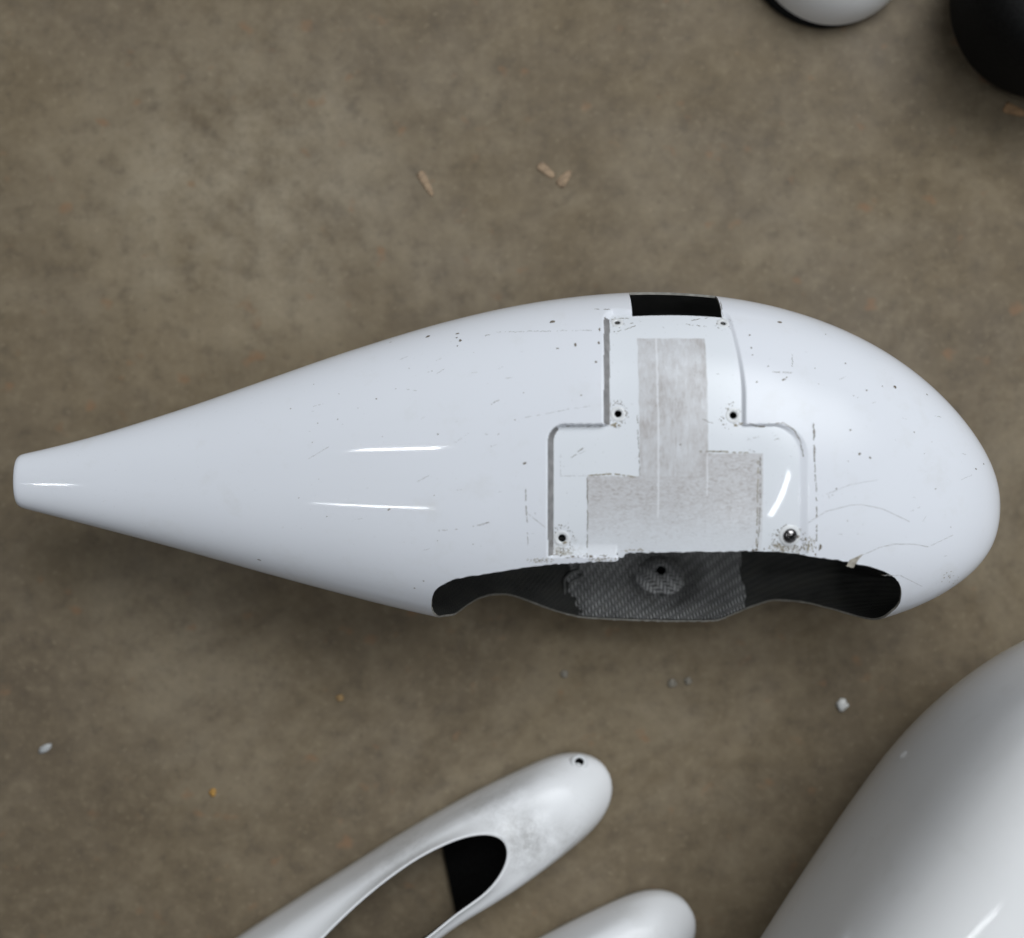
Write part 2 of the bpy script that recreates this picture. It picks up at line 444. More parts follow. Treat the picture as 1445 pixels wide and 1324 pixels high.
ALLI = list(range(len(xs))); ALLJ = list(range(len(tt)))
V, F = sub_grid(OUT, ALLI, ALLJ, not_slot)
ok = in_recess(qx, qy) & near_side
ic, jc = (F[:, 0] // len(tt)), (F[:, 0] % len(tt))
face_in = ok[ic, jc] & ok[np.minimum(ic+1, len(xs)-1), jc] & ok[ic, np.minimum(jc+1, len(tt)-1)] & ok[np.minimum(ic+1, len(xs)-1), np.minimum(jc+1, len(tt)-1)]

def compact(V, F):
    u, inv = np.unique(F, return_inverse=True)
    return V[u], inv.reshape(F.shape)

# rim strips joining outer skin and lining, plus end caps, belong to the shell
nX, nT = len(xs), len(tt)
idx = np.arange(nX*nT).reshape(nX, nT)
rim_v, rim_f = [], []
def rim(seq):
    b = sum(len(a) for a in rim_v)
    o = np.array([OUT[i, j] for i, j in seq]); n = np.array([INN[i, j] for i, j in seq])
    rim_v.append(np.concatenate([o, n])); L = len(seq)
    for k in range(L-1): rim_f.append((b+k, b+k+1, b+L+k+1, b+L+k))
iO = [i for i in ALLI if 612 <= xs[i] <= 1250.4]
rim([(i, 0) for i in iO]); rim([(i, nT-1) for i in iO])
rim([(i, NA) for i in range(I_S0, I_S1+1)]); rim([(i, NA+NB) for i in range(I_S0, I_S1+1)])
rim([(I_S0, j) for j in range(NA, NA+NB+1)]); rim([(I_S1, j) for j in range(NA, NA+NB+1)])

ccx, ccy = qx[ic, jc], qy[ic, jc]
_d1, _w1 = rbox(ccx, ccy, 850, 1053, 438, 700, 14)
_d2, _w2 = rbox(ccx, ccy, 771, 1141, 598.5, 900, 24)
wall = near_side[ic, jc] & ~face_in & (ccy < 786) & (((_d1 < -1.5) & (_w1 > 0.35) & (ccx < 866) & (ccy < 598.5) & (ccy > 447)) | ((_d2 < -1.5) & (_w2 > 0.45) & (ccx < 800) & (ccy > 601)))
Fs = F[~face_in & ~wall].tolist()
Vs, Fs2 = compact(V, np.array(Fs))
cap_l = [tuple(V[idx[0, j]]) for j in range(0, nT, 4)]
cap_r = [tuple(V[idx[-1, j]]) for j in range(0, nT, 4)]
me_v = np.concatenate([Vs, np.array(cap_l), np.array(cap_r)])
b0 = len(Vs)
faces = [tuple(f) for f in Fs2.tolist()] + [tuple(range(b0, b0+len(cap_l))), tuple(range(b0+len(cap_l), b0+len(cap_l)+len(cap_r)))]
skin = mesh_np('shell', me_v, faces, shell_root, (M_SHELL,))
bm = bmesh.new(); bm.from_mesh(skin.data)
bmesh.ops.remove_doubles(bm, verts=bm.verts, dist=0.00002)
bmesh.ops.recalc_face_normals(bm, faces=bm.faces)
bm.to_mesh(skin.data); bm.free()
rimv = np.concatenate(rim_v)
edge = mesh_np('cut_edge', rimv, rim_f, shell_root, (M_TANRIM,), smooth=False)

M_WALL_GREY = mat_plain('grey_wall', (0.22, 0.215, 0.215), 0.6, 0.0, 160, 0.25)  # darker grey, used on the left walls of the recess only
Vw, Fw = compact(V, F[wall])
wl = mesh_np('recess_wall', Vw, Fw, shell_root, (M_WALL_GREY,))
tag(wl, 'grey left walls of the recess')
bm = bmesh.new(); bm.from_mesh(wl.data)
bmesh.ops.recalc_face_normals(bm, faces=bm.faces)
bm.to_mesh(wl.data); bm.free()

# ---- recess floor: its own part with scuffs where tape was pulled off
def mat_recess():
    t = NT('scuffed_recess_gelcoat')
    wob = t.noise(120, 3, 0.6, col=True)
    add = t.n.new('ShaderNodeVectorMath'); add.operation = 'MULTIPLY_ADD'
    t.link(wob, add.inputs[0]); add.inputs[1].default_value = (0.0018, 0.0018, 0); t.link(t.tc.outputs['Object'], add.inputs[2])
    x, y, _ = t.xyz(add.outputs[0])
    ox, oy = 0.0009, 0.0009
    Z = ZM + 0.074
    def wx(p): return unproj(p, 0, Z)[0] + ox
    def wy(p): return unproj(0, p, Z)[1] + oy
    def box(x0, x1, y0, y1, s=0.0005):
        a = t.math('MULTIPLY', t.mapr(x, wx(x0)-s, wx(x0)+s), t.mapr(x, wx(x1)-s, wx(x1)+s, 1, 0))
        b = t.math('MULTIPLY', t.mapr(y, wy(y1)-s, wy(y1)+s), t.mapr(y, wy(y0)-s, wy(y0)+s, 1, 0))
        return t.math('MULTIPLY', a, b)
    base_n = t.noise(9, 5, 0.6)
    c = t.mix(t.math('MULTIPLY', base_n, 0.25), (0.735, 0.76, 0.80), (0.66, 0.665, 0.67))
    stem = box(902, 998, 475, 674); stemd = box(903, 992, 560, 676)
    base = t.math('MAXIMUM', box(829, 992, 672, 800), box(985, 1075, 640, 800))
    fade = t.mapr(y, wy(785), wy(690), 0.18, 1.0)
    streak = t.noise(1, 5, 0.7, vec=t.vscale(t.tc.outputs['Object'], (420, 120, 100)), dist=0.8)
    streak2 = t.noise(1, 4, 0.7, vec=t.vscale(t.tc.outputs['Object'], (500, 45, 100)))
    blot = t.noise(38, 5, 0.65)
    fib = t.noise(1, 4, 0.75, vec=t.vscale(t.tc.outputs['Object'], (200, 420, 100)), dist=1.6)
    s1 = t.math('MULTIPLY', stem, t.math('ADD', 0.20, t.math('MULTIPLY', t.ramp(streak, [(0.2, 0), (0.85, 1)]), 0.75)))
    s1 = t.math('MULTIPLY', s1, t.mapr(blot, 0.30, 0.70, 0.45, 1.25))
    s2 = t.math('MULTIPLY', stemd, t.math('MULTIPLY', t.ramp(streak2, [(0.40, 0), (0.72, 1)]), 0.75))
    s3 = t.math('MULTIPLY', t.math('MULTIPLY', base, fade), t.math('ADD', 0.36, t.math('MULTIPLY', t.ramp(fib, [(0.42, 0), (0.72, 1)]), 0.55)))
    fac = t.math('MAXIMUM', t.math('MAXIMUM', s1, s2), s3, clamp=True)
    c = t.mix(fac, c, (0.325, 0.285, 0.265))
    darkf = t.math('MULTIPLY', t.math('MULTIPLY', base, fade), t.ramp(fib, [(0.62, 0), (0.74, 0.75)]))
    c = t.mix(darkf, c, (0.22, 0.21, 0.20))
    # two pale mould lines down the middle
    ln = t.math('MAXIMUM', box(927, 930, 475, 730, 0.0004), box(996, 998, 640, 700, 0.0003))
    c = t.mix(t.math('MULTIPLY', ln, 0.55), c, (0.78, 0.79, 0.82))
    # grime gathered in the corners by the opening
    gy = t.math('MULTIPLY', t.mapr(y, wy(790), wy(745), 1.0, 0.0), t.ramp(t.noise(190, 5, 0.75), [(0.46, 0), (0.62, 1)]))
    gx = t.math('MAXIMUM', t.mapr(x, wx(835), wx(790), 0, 1), t.mapr(x, wx(1075), wx(1110), 0, 1))
    c = t.mix(t.math('MULTIPLY', t.math('MULTIPLY', gy, gx), 0.8), c, (0.26, 0.23, 0.16))
    sp = t.ramp(t.noise(480, 2, 0.5), [(0.68, 0.0), (0.75, 1.0)])
    c = t.mix(t.math('MULTIPLY', sp, 0.25), c, (0.2, 0.18, 0.15))
    t.bump(t.math('ADD', t.noise(14, 3, 0.5), t.math('MULTIPLY', t.math('MULTIPLY', fib, fac), 0.25)), 0.12, 0.001)
    r = t.math('ADD', 0.06, t.math('MULTIPLY', fac, 0.5))
    return t.set(Base_Color=c, Roughness=r, Specular_IOR_Level=0.24)
M_RECESS = mat_recess()
Vr, Fr = compact(V, F[face_in])
rec = mesh_np('recessed_mount', Vr, Fr, shell_root, (M_RECESS,))
tag(rec, 'T-shaped recess with grey tape scuffs and empty screw holes')
bm = bmesh.new(); bm.from_mesh(rec.data); bmesh.ops.recalc_face_normals(bm, faces=bm.faces)
if sum(f.normal.z for f in bm.faces) < 0: bmesh.ops.reverse_faces(bm, faces=bm.faces)
bm.to_mesh(rec.data); bm.free()

# ---- dark woven lining
jj = sorted(set(list(range(0, NA+1, 10)) + list(range(NA, NA+NB+1)) + list(range(NA+NB, nT))))
arc = np.concatenate([np.zeros((nX, 1)), np.cumsum(np.linalg.norm(np.diff(P0, axis=1), axis=-1), 1)], 1)
arc = arc - arc[:, [NA+NB//2]]
ii = [i for i in ALLI if 150 < xs[i] < 1396]
def uv_grid(o, uvs):
    uvl = o.data.uv_layers.new(name='metres')
    vi = np.empty(len(o.data.loops), int); o.data.loops.foreach_get('vertex_index', vi)
    uvl.data.foreach_set('uv', uvs[vi].astype(np.float32).ravel())
Vl, Fl = sub_grid(INN, ii, jj, not_slot)
u2 = np.unique(Fl)
uvs_all = np.stack([np.repeat(P0[ii][:, jj, 0:1].squeeze(-1)[:, :], 1, 1).ravel(), arc[np.ix_(ii, jj)].ravel()], -1)
lin = mesh_np('woven_lining', Vl[u2], np.searchsorted(u2, Fl), shell_root, (M_LINING,))
uv_grid(lin, uvs_all[u2])

def surf_in(px, py):
    """point and inward normal on the far inner wall seen at photo (px, py)"""
    best = None
    i0 = int(np.argmin(np.abs(xs - px)))
    for i in range(max(i0-40, 0), min(i0+40, nX), 1):
        Xj, Yj, Zj = INN[i, nT-62:, 0], INN[i, nT-62:, 1], INN[i, nT-62:, 2]
        ax, ay = proj(Xj, Yj, Zj)
        d = np.hypot(ax-px, ay-py); k = int(np.argmin(d))
        if best is None or d[k] < best[0]: best = (d[k], i, nT-62+k)
    _, i, j = best
    return Vector(INN[i, j]), -Vector(NRM[i, j])

# ---- coarse woven reinforcement on the far wall
def j_for_phi(i, p): return np.interp(p, ph[i], np.arange(nT))
pi_ = [i for i in ALLI if 806 <= xs[i] <= 1076][::2]
prow = list(range(nT-62, nT))
PV = INN - NRM * 0.0009
jag = {i: 0 for i in pi_}
Vp, Fp = sub_grid(PV, pi_, prow, lambda i, j: (xs[i] > 812 + 9*np.sin(j*0.33) + 4*np.sin(j*1.7)) & (xs[i] < 1071 + 3*np.sin(j*0.6)) & (j < nT))
up = np.unique(Fp)
uvp = np.stack([P0[np.ix_(pi_, prow)][..., 0].ravel(), arc[np.ix_(pi_, prow)].ravel()], -1)
M_PATCH = mat_weave('coarse_grey_weave', 0.0025, (0.03, 0.03, 0.028), (0.80, 0.80, 0.80), 0.0009, 0.4, tuple(surf_in(940, 818)[0]))
patch = mesh_np('reinforcement_patch', Vp[up], np.searchsorted(up, Fp), shell_root, (M_PATCH,))
uv_grid(patch, uvp[up])

bp, bn = surf_in(931, 814)
def disc_dome(name, R, H, hole, rings, seg, mat, parent, p, n, sink=0.002, asym=0.0):
    bm = bmesh.new()
    M = n.to_track_quat('Z', 'Y').to_matrix()
    prev = None; uvl = bm.loops.layers.uv.new('metres')
    prof = []
    for k in range(rings+1):
        s = k / rings; r = R + (hole - R) * s
        q = min(1.0, (R - r) / (R * 0.8)); z = H * (q*q*(3-2*q))
        prof.append((r, z - sink))
    prof += [(hole*0.92, H - sink - 0.0012), (hole*0.88, H - sink - 0.006), (0.0004, H - sink - 0.0065)]
    for (r, z) in prof:
        ring = []
        for a in range(seg):
            th = 2*math.pi*a/seg
            rr = r * (1 + 0.04*math.sin(3*th+1)) if r > hole*1.1 else r
            v = p + M @ Vector((rr*math.cos(th), rr*math.sin(th), z))
            ring.append(bm.verts.new(v))
        if prev:
            for a in range(seg):
                f = bm.faces.new((prev[a], prev[(a+1) % seg], ring[(a+1) % seg], ring[a]))
                f.material_index = 1 if r < hole*0.95 else 0
        prev = ring
    Mi = M.transposed()
    for f in bm.faces:
        for l in f.loops:
            q = Mi @ (l.vert.co - p); l[uvl].uv = (q.x, q.y)
    return bm_obj(name, bm, parent, (mat, M_DARK))
M_BOSS = mat_weave('boss_weave', 0.0025, (0.06, 0.06, 0.06), (0.75, 0.75, 0.75), 0.0009, 0.4)
boss = disc_dome('axle_boss', 0.0265, 0.0115, 0.0036, 14, 40, M_BOSS, shell_root, bp, bn)
tag(boss, 'round grey boss with a dark centre hole')

# loose folds in the weave near the left end of the patch
def tube(name, pts, rad, parent, mat, seg=6):
    bm = bmesh.new(); prev = None
    for k, p in enumerate(pts):
        p = Vector(p); d = (Vector(pts[min(k+1, len(pts)-1)]) - Vector(pts[max(k-1, 0)])).normalized()
        M = d.to_track_quat('Z', 'Y').to_matrix(); r = rad if not callable(rad) else rad(k/(len(pts)-1))
        ring = [bm.verts.new(p + M @ Vector((r*math.cos(2*math.pi*a/seg), r*math.sin(2*math.pi*a/seg), 0))) for a in range(seg)]
        if prev:
            for a in range(seg): bm.faces.new((prev[a], prev[(a+1) % seg], ring[(a+1) % seg], ring[a]))
        else: bm.faces.new(ring[::-1])
        prev = ring
    bm.faces.new(prev)
    return bm_obj(name, bm, parent, (mat,))
M_FOLD = mat_plain('stiff_fold', (0.16, 0.16, 0.155), 0.6)
for path in ([(818,797),(815,806),(803,814),(796,822),(796,832),(799,846)], [(822,812),(816,820),(806,823),(799,828)]):
    pts = []
    for k in range(len(path)-1):
        for s in (0, 0.5):
            q = (path[k][0]*(1-s)+path[k+1][0]*s, path[k][1]*(1-s)+path[k+1][1]*s)
            p, n = surf_in(*q); pts.append(p + n*0.0016)
    tube('fabric_fold', pts, lambda s: 0.0010*(0.6+math.sin(s*math.pi)), shell_root, M_FOLD)

# ------------------------------------------------------------------ things seated on the outer skin
_tx = np.linspace(19.5, 1408.0, 2800); _tc, _th, _ta = frame(_tx)
_tc, _th, _ta = _tc.tolist(), _th.tolist(), _ta.tolist()
def _fr(x):
    f = (x - 19.5) / (1408.0 - 19.5) * 2799; f = min(max(f, 0.0), 2798.0); i = int(f); f -= i
    return _tc[i]*(1-f)+_tc[i+1]*f, _th[i]*(1-f)+_th[i+1]*f, _ta[i]*(1-f)+_ta[i+1]*f
def _zs(X, Y):
    c, h, a = _fr(X*FPX + 722.5)
    e = min(abs((Y-c)/h), 0.9995)
    return ZM + a*(1-e**NSE)**(1/NSE)
def surf(px, py, lift=0.0, rec_=True):
    """point and outward normal on the camera-side skin seen at photo (px, py)"""
    z = ZM + 0.06
    for _ in range(9):
        k = (ZC - z)/FPX; X, Y = (px-722.5)*k, (662.0-py)*k
        z = 0.3*z + 0.7*_zs(X, Y)
    e = 0.0012
    n = Vector((-(_zs(X+e, Y)-_zs(X-e, Y))/(2*e), -(_zs(X, Y+e)-_zs(X, Y-e))/(2*e), 1.0)).normalized()
    wav = 0.00010*math.sin(X*31 + 1.3)*math.sin(Y*27 + X*13) + 0.00003*math.sin(X*75 + Y*60)
    d = float(recess(px, py)) if rec_ else 0
    return Vector((X, Y, z)) + n * (lift + wav - d), n

def lathe(name, prof, seg, parent, p, n, mats, mi=None, smooth=True):
    bm = bmesh.new(); prev = None
    M = n.to_track_quat('Z', 'Y').to_matrix()
    for k, (r, z) in enumerate(prof):
        ring = [bm.verts.new(p + M @ Vector((r*math.cos(2*math.pi*a/seg), r*math.sin(2*math.pi*a/seg), z))) for a in range(seg)]
        if prev:
            for a in range(seg):
                f = bm.faces.new((prev[a], prev[(a+1) % seg], ring[(a+1) % seg], ring[a]))
                if mi: f.material_index = mi[k]
        prev = ring
    f = bm.faces.new(prev)
    if mi: f.material_index = mi[-1]
    return bm_obj(name, bm, parent, mats, smooth)

M_LIP = mat_gelcoat('hole_lip', base=(0.70, 0.71, 0.72), dirt=1.0)
for (hx, hy, hr, flat) in HOLES:
    p, n = surf(hx, hy)
    r = hr / FPX
    lathe('screw_hole', [(r*1.9+0.001, -0.0004), (r*1.85+0.0006, 0.00018), (r*1.15, 0.00018), (r, -0.0006), (r*0.95, -0.006), (r*0.3, -0.0062)], 28, shell_root, p, n,
          (M_LIP, M_DARK), [0, 0, 0, 0, 1, 1])

# the one screw left in: domed washer head with a cross recess
p, n = surf(*SCREW)
sr = 9.6 / FPX
lathe('screw_seat', [(sr*1.55, -0.0003), (sr*1.5, 0.00015), (sr*0.9, 0.0002), (sr*0.5, 0.0001)], 32, shell_root, p, n, (M_LIP,))
scr = lathe('screw', [(sr, 0.0001), (sr, 0.0007), (sr*0.95, 0.0012), (sr*0.8, 0.0020), (sr*0.55, 0.0026), (sr*0.28, 0.0029), (sr*0.05, 0.0029)], 32, shell_root, p, n, (M_STEEL,))
tag(scr, 'the only screw still fitted, domed with a cross slot')
M = n.to_track_quat('Z', 'Y').to_matrix()
bm = bmesh.new()
for ang in (0.5, 0.5 + math.pi/2):
    R = Matrix.Rotation(ang, 3, 'Z')
    L, W = sr*0.5, sr*0.13
    vs = []
    for z in (0.0022, 0.00305):
        for (a, b) in ((-L, -W), (L, -W), (L, W), (-L, W)):
            vs.append(bm.verts.new(p + M @ (R @ Vector((a, b, z + (0 if ang < 1 else 0.00003))))))
    for q in ((4, 5, 6, 7), (0, 1, 5, 4), (1, 2, 6, 5), (2, 3, 7, 6), (3, 0, 4, 7)): bm.faces.new([vs[k] for k in q])
bm_obj('cross_slot', bm, scr, (M_DARK,), smooth=False)

# ---- paint chips, scratches, grime: thin irregular flakes that follow the skin
class Marks:
    def __init__(s): s.v, s.f = [], []
    def blob(s, px, py, rx, ry, ang=0.0, lift=0.00012, k=9):
        p, n = surf(px, py, lift)
        e1 = Vector((1, 0, 0)); e1 = (e1 - n * e1.dot(n)).normalized(); e2 = n.cross(e1)
        b = len(s.v)
        for a in range(k):
            th = 2*math.pi*a/k; j = random.uniform(0.65, 1.2)
            dx, dy = rx*math.cos(th)*j, ry*math.sin(th)*j
            dx, dy = dx*math.cos(ang)-dy*math.sin(ang), dx*math.sin(ang)+dy*math.cos(ang)
            s.v.append(p + (e1*dx + e2*dy) / FPX)
        s.f.append(tuple(range(b, b+k)))
    def line(s, pts, w, dash=0.0, jit=0.4, lift=0.0001, step=1.8):
        P = []
        for (a, b) in zip(pts[:-1], pts[1:]):
            L = math.hypot(b[0]-a[0], b[1]-a[1]); m = max(1, int(L/step))
            P += [(a[0]+(b[0]-a[0])*k/m, a[1]+(b[1]-a[1])*k/m) for k in range(m)]
        P.append(pts[-1])
        prev = None; on = True
        for k, q in enumerate(P):
            a, c = P[max(k-1, 0)], P[min(k+1, len(P)-1)]
            d = Vector((c[0]-a[0], c[1]-a[1])).normalized(); o = Vector((-d.y, d.x))
            ww = w*random.uniform(0.35, 1.15)*(0.35 if k in (0, len(P)-1) else 1)/2
            jx, jy = random.gauss(0, jit), random.gauss(0, jit)
            l = surf(q[0]+jx+o.x*ww, q[1]+jy+o.y*ww, lift)[0]; r = surf(q[0]+jx-o.x*ww, q[1]+jy-o.y*ww, lift)[0]
            b = len(s.v); s.v += [l, r]
            if random.random() < (dash*0.55 if on else 0.42): on = not on
            if prev is not None and on: s.f.append((prev, prev+1, b+1, b))
            prev = b
    def cloud(s, px, py, R, n, r0, r1, rmin=0.0, sy=1.0, a0=0.0, a1=2*math.pi):
        for _ in range(n):
            a = random.uniform(a0, a1); r = rmin + (R-rmin)*random.random()**0.8; q = random.uniform(r0, r1)
            x, y = px + r*math.cos(a), py + r*math.sin(a)*sy
            s.blob(x, y, q*random.uniform(0.7, 1.6), q, random.uniform(0, 3), k=6)
    def build(s, name, mat, label):
        o = mesh_np(name, [tuple(v) for v in s.v], s.f, shell_root, (mat,), smooth=False)
        bm = bmesh.new(); bm.from_mesh(o.data)
        for f in bm.faces:
            f.normal_update()
            if f.normal.z < 0: f.normal_flip()
        bm.to_mesh(o.data); bm.free()
        o['kind'] = 'stuff'; o['label'] = label
        return o

chips = Marks()
for (x, y, a, b, g) in [(604,475,4.2,2.6,0.5),(645.5,471,3,1.6,0.3),(644.5,477,1.6,1.3,0),(649.5,481,2.2,3,0),(645.5,488.5,1.2,1.2,0),(779.5,454.5,4,2.6,0.2),(787,492,2.2,1.1,0),(812,487,1.6,3.2,0),
    (1100,455,3.6,2.3,0),(1058,473,2.2,1.2,0.5),(1060,491,1.2,1.2,0),(1062,501,1.4,1,0),(1106,536,3,1.2,0.4),(1110,533,1.5,1,0.4),(1193,513,1.8,1.4,0),(1262.5,546,2.4,2.8,0),(1223,551,1.8,1.3,0),(1245,545,1,1,0),
    (1200,607,1.7,1.2,0.5),(1213,641,2.2,1.6,0.3),(1228,646,2,1.2,-0.5),(1068,539,1.5,1.2,0),(1084,517,1,1,0),(1377,662,2.2,1,-0.3),(1388,655,1.8,1,0),(1308,557,1.6,1.1,0),(551,483,2.5,0.8,0.2),(841,511,1.6,1.8,0),
    (820,558,1.6,1,0.4),(740.5,654,3.0,1.6,0.4),(366,790,3,0.9,-0.2),(549,719,2.4,1,0.5),(410,577,1.2,0.8,0),(531,563,1.2,1,0),(618,613,1.2,1,0),(585,830,1.6,1.1,0),(598,820,1.2,1,0),(845,484,1.2,3,0),(846,465,1.2,3.5,0),(1075,600.5,5.5,2.0,0),(961,627,1.8,1.2,0),(1150,520,1,1,0),(1165,472,1,1,0),(1290,610,1.2,0.9,0),(1320,690,1.2,1,0),(1180,690,1.3,1,0.4)]:
    chips.blob(x, y, a, b, g)
for _ in range(70):
    x = random.uniform(420, 1360); y = random.uniform(470, 780)
    if top_y(x)+25 < y < min(bot_y(x)-30, 770) and not (760 < x < 1150 and y > 430):
        chips.blob(x, y, random.uniform(0.5, 1.1), random.uniform(0.4, 0.8), random.uniform(-0.5, 0.8), k=6)
chips.line([(693,571),(705,564)], 1.1, 0.25); chips.line([(592,527),(612,523)], 0.7, 0.45); chips.line([(682,475),(692,472)], 0.8, 0.4)
chips.line([(1118,499),(1118,518)], 0.8, 0.1); chips.line([(1090,525),(1119,526)], 1.0, 0.25)
chips.line([(742,690),(742.5,722),(744,742)], 1.4, 0.08); chips.line([(744,745),(745,770)], 0.8, 0.5)
chips.line([(1148,597),(1149,640),(1152,700),(1153,740),(1151,775)], 1.7, 0.3); chips.line([(1149,605),(1150,640)], 2.4, 0.35)
chips.line([(1158,772),(1153,780),(1147,788)], 3.0, 0.15); chips.line([(1157,768),(1158,775)], 4.0)
chips.line([(661,745),(671,742),(690,737)], 1.0, 0.35); chips.line([(615,749),(645,747)], 0.9, 0.5)
chips.line([(838,436),(862,437)], 1.0, 0.3); chips.line([(1016,425),(1019,436),(1021,444)], 1.0, 0.4)
chips.line([(823,632),(813,638)], 2.0, 0.2); chips.line([(805,646),(815,640)], 0.9, 0.4)
chips.line([(828.5,674),(828.5,720),(828,786)], 1.5, 0.12); chips.line([(899,580),(901,620),(903,674)], 1.2, 0.35)
chips.line([(1074,645),(1074,700),(1073,740),(1070,775)], 1.5, 0.3); chips.line([(1058,634),(1075,640.5)], 1.1, 0.3); chips.line([(992,590),(1008,597)], 0.9, 0.2)
chips.line([(1062,618),(1074,616)], 1.0, 0.3); chips.line([(1093,621),(1100,618)], 1.2)
chips.line([(1084,598),(1105,597),(1120,606),(1130,622),(1136,650)], 1.3, 0.15); chips.line([(1056,598),(1070,601)], 1.6, 0.2)
chips.line([(797,600),(850,600)], 1.0, 0.45); chips.line([(1006,527),(1016,526)], 0.9, 0.3)
chips.line([(866,456),(884,453),(905,450)], 0.8, 0.4); chips.line([(862,466),(880,462),(900,455)], 1.0, 0.3); chips.line([(975,450),(1000,446)], 0.8, 0.4); chips.line([(968,455),(998,459)], 0.8, 0.5)
chips.line([(862,446),(890,445)], 0.9, 0.4); chips.line([(777,784),(800,787),(850,786),(868,785)], 1.3, 0.15)
chips.line([(1060,779),(1080,777)], 3.0, 0.2)
chips.line([(1248,812),(1243,811)], 1.2); chips.line([(1215,785),(1208,790),(1202,797)], 1.6, 0.0, 0.2)
chips.cloud(1340, 814, 13, 16, 0.3, 0.9, 0, 0.5)
chips.cloud(870, 582, 17, 55, 0.4, 1.0, 9.5, 1.25); chips.cloud(1032, 585, 17, 40, 0.4, 0.9, 9.5, 1.2)
chips.cloud(792, 763, 18, 60, 0.4, 1.0, 11.5, 1.15); chips.cloud(1114, 762, 26, 110, 0.4, 1.2, 13, 0.8)
chips.cloud(871, 451, 12, 22, 0.3, 0.8, 8, 0.7); chips.cloud(1022, 456, 13, 30, 0.3, 0.9, 8, 0.7)
chips.build('paint_chip_marks', M_CHIP, 'dark chips, nicks and scratches in the white gelcoat')

grime = Marks()
grime.cloud(1105, 774, 20, 110, 0.3, 1.1, 2, 0.35); grime.cloud(1142, 770, 8, 60, 0.4, 1.3, 0, 1.6); grime.cloud(796, 780, 15, 70, 0.25, 0.8, 2, 0.3)
grime.cloud(762, 791, 20, 60, 0.3, 0.9, 0, 0.2); grime.cloud(866, 595, 10, 18, 0.6, 1.5, 3, 0.6, 0.3, 2.4); grime.cloud(1042, 594, 9, 12, 0.6, 1.5, 3, 0.8, 0.2, 2.2)
grime.blob(1029, 577, 2, 2.4); grime.blob(796, 769, 3, 1.6, 0.3, 0.0004); grime.blob(1040, 592, 3, 1.4, 0.3)
grime.line([(829,671),(865,669),(898,674)], 2.2, 0.15); grime.line([(988,637),(1020,637),(1058,639)], 2.2, 0.2); grime.line([(1071,650),(1070,720),(1068,778)], 1.6, 0.3)
grime.cloud(850, 789, 20, 60, 0.3, 0.9, 0, 0.16); grime.cloud(900, 780, 30, 14, 0.5, 1.2, 0, 0.1)
grime.cloud(1340, 815, 14, 14, 0.5, 1.2, 0, 0.7)
grime.build('grime_marks', M_GRIME, 'brown grime caught round the screw holes and edges')

hair = Marks()
hair.line([(1216,784),(1240,773),(1262,768),(1290,768),(1311,772)], 0.8, 0.0, 0.12); hair.line([(1245,812),(1270,812),(1302,828)], 0.7, 0.0, 0.12)
hair.line([(1140,738),(1165,722),(1200,713),(1215,712),(1245,718),(1285,737)], 0.8, 0.0, 0.12); hair.line([(1160,700),(1200,684),(1240,677)], 0.5, 0.1, 0.1)
hair.line([(1312,771),(1345,755)], 0.6, 0.1, 0.1); hair.line([(435,648),(465,630)], 0.7, 0.15, 0.2); hair.line([(745,725),(770,745)], 0.8, 0.1, 0.15)
hair.line([(740,590),(800,578),(840,572)], 0.7, 0.4, 0.3); hair.line([(700,469),(840,466)], 0.8, 0.45, 0.5); hair.line([(790,640),(790,672),(828,672)], 0.6, 0.3, 0.2)
for _ in range(75):
    x = random.uniform(430, 1370); y = random.uniform(455, 800)
    if top_y(x)+22 < y < min(bot_y(x)-40, 785) and not (762 < x < 1146 and y > 440):
        L = random.uniform(4, 20); a = random.gauss(-0.2, 0.35)
        hair.line([(x, y), (x + L*math.cos(a), y + L*math.sin(a))], random.uniform(0.35, 0.8), 0.35, 0.25)
for _ in range(28):
    x = random.uniform(790, 1120); y = random.uniform(605, 770); L = random.uniform(4, 14); a = random.gauss(-0.1, 0.5)
    hair.line([(x, y), (x + L*math.cos(a), y + L*math.sin(a))], random.uniform(0.35, 0.8), 0.35, 0.25)
hair.build('hairline_marks', M_SCUFF, 'fine grey hairline cracks and scratches')

flake = Marks()
b = [surf(x, y, 0.0002)[0] for (x, y) in [(1194,799),(1199,790),(1208,786),(1218,781.5),(1211,790),(1204,801.5)]]
flake.v = b; flake.f = [tuple(range(6))]
flake.build('missing_gelcoat_flake', mat_plain('bare_laminate', (0.36, 0.33, 0.28), 0.8), 'wedge of bare laminate where gelcoat broke away')

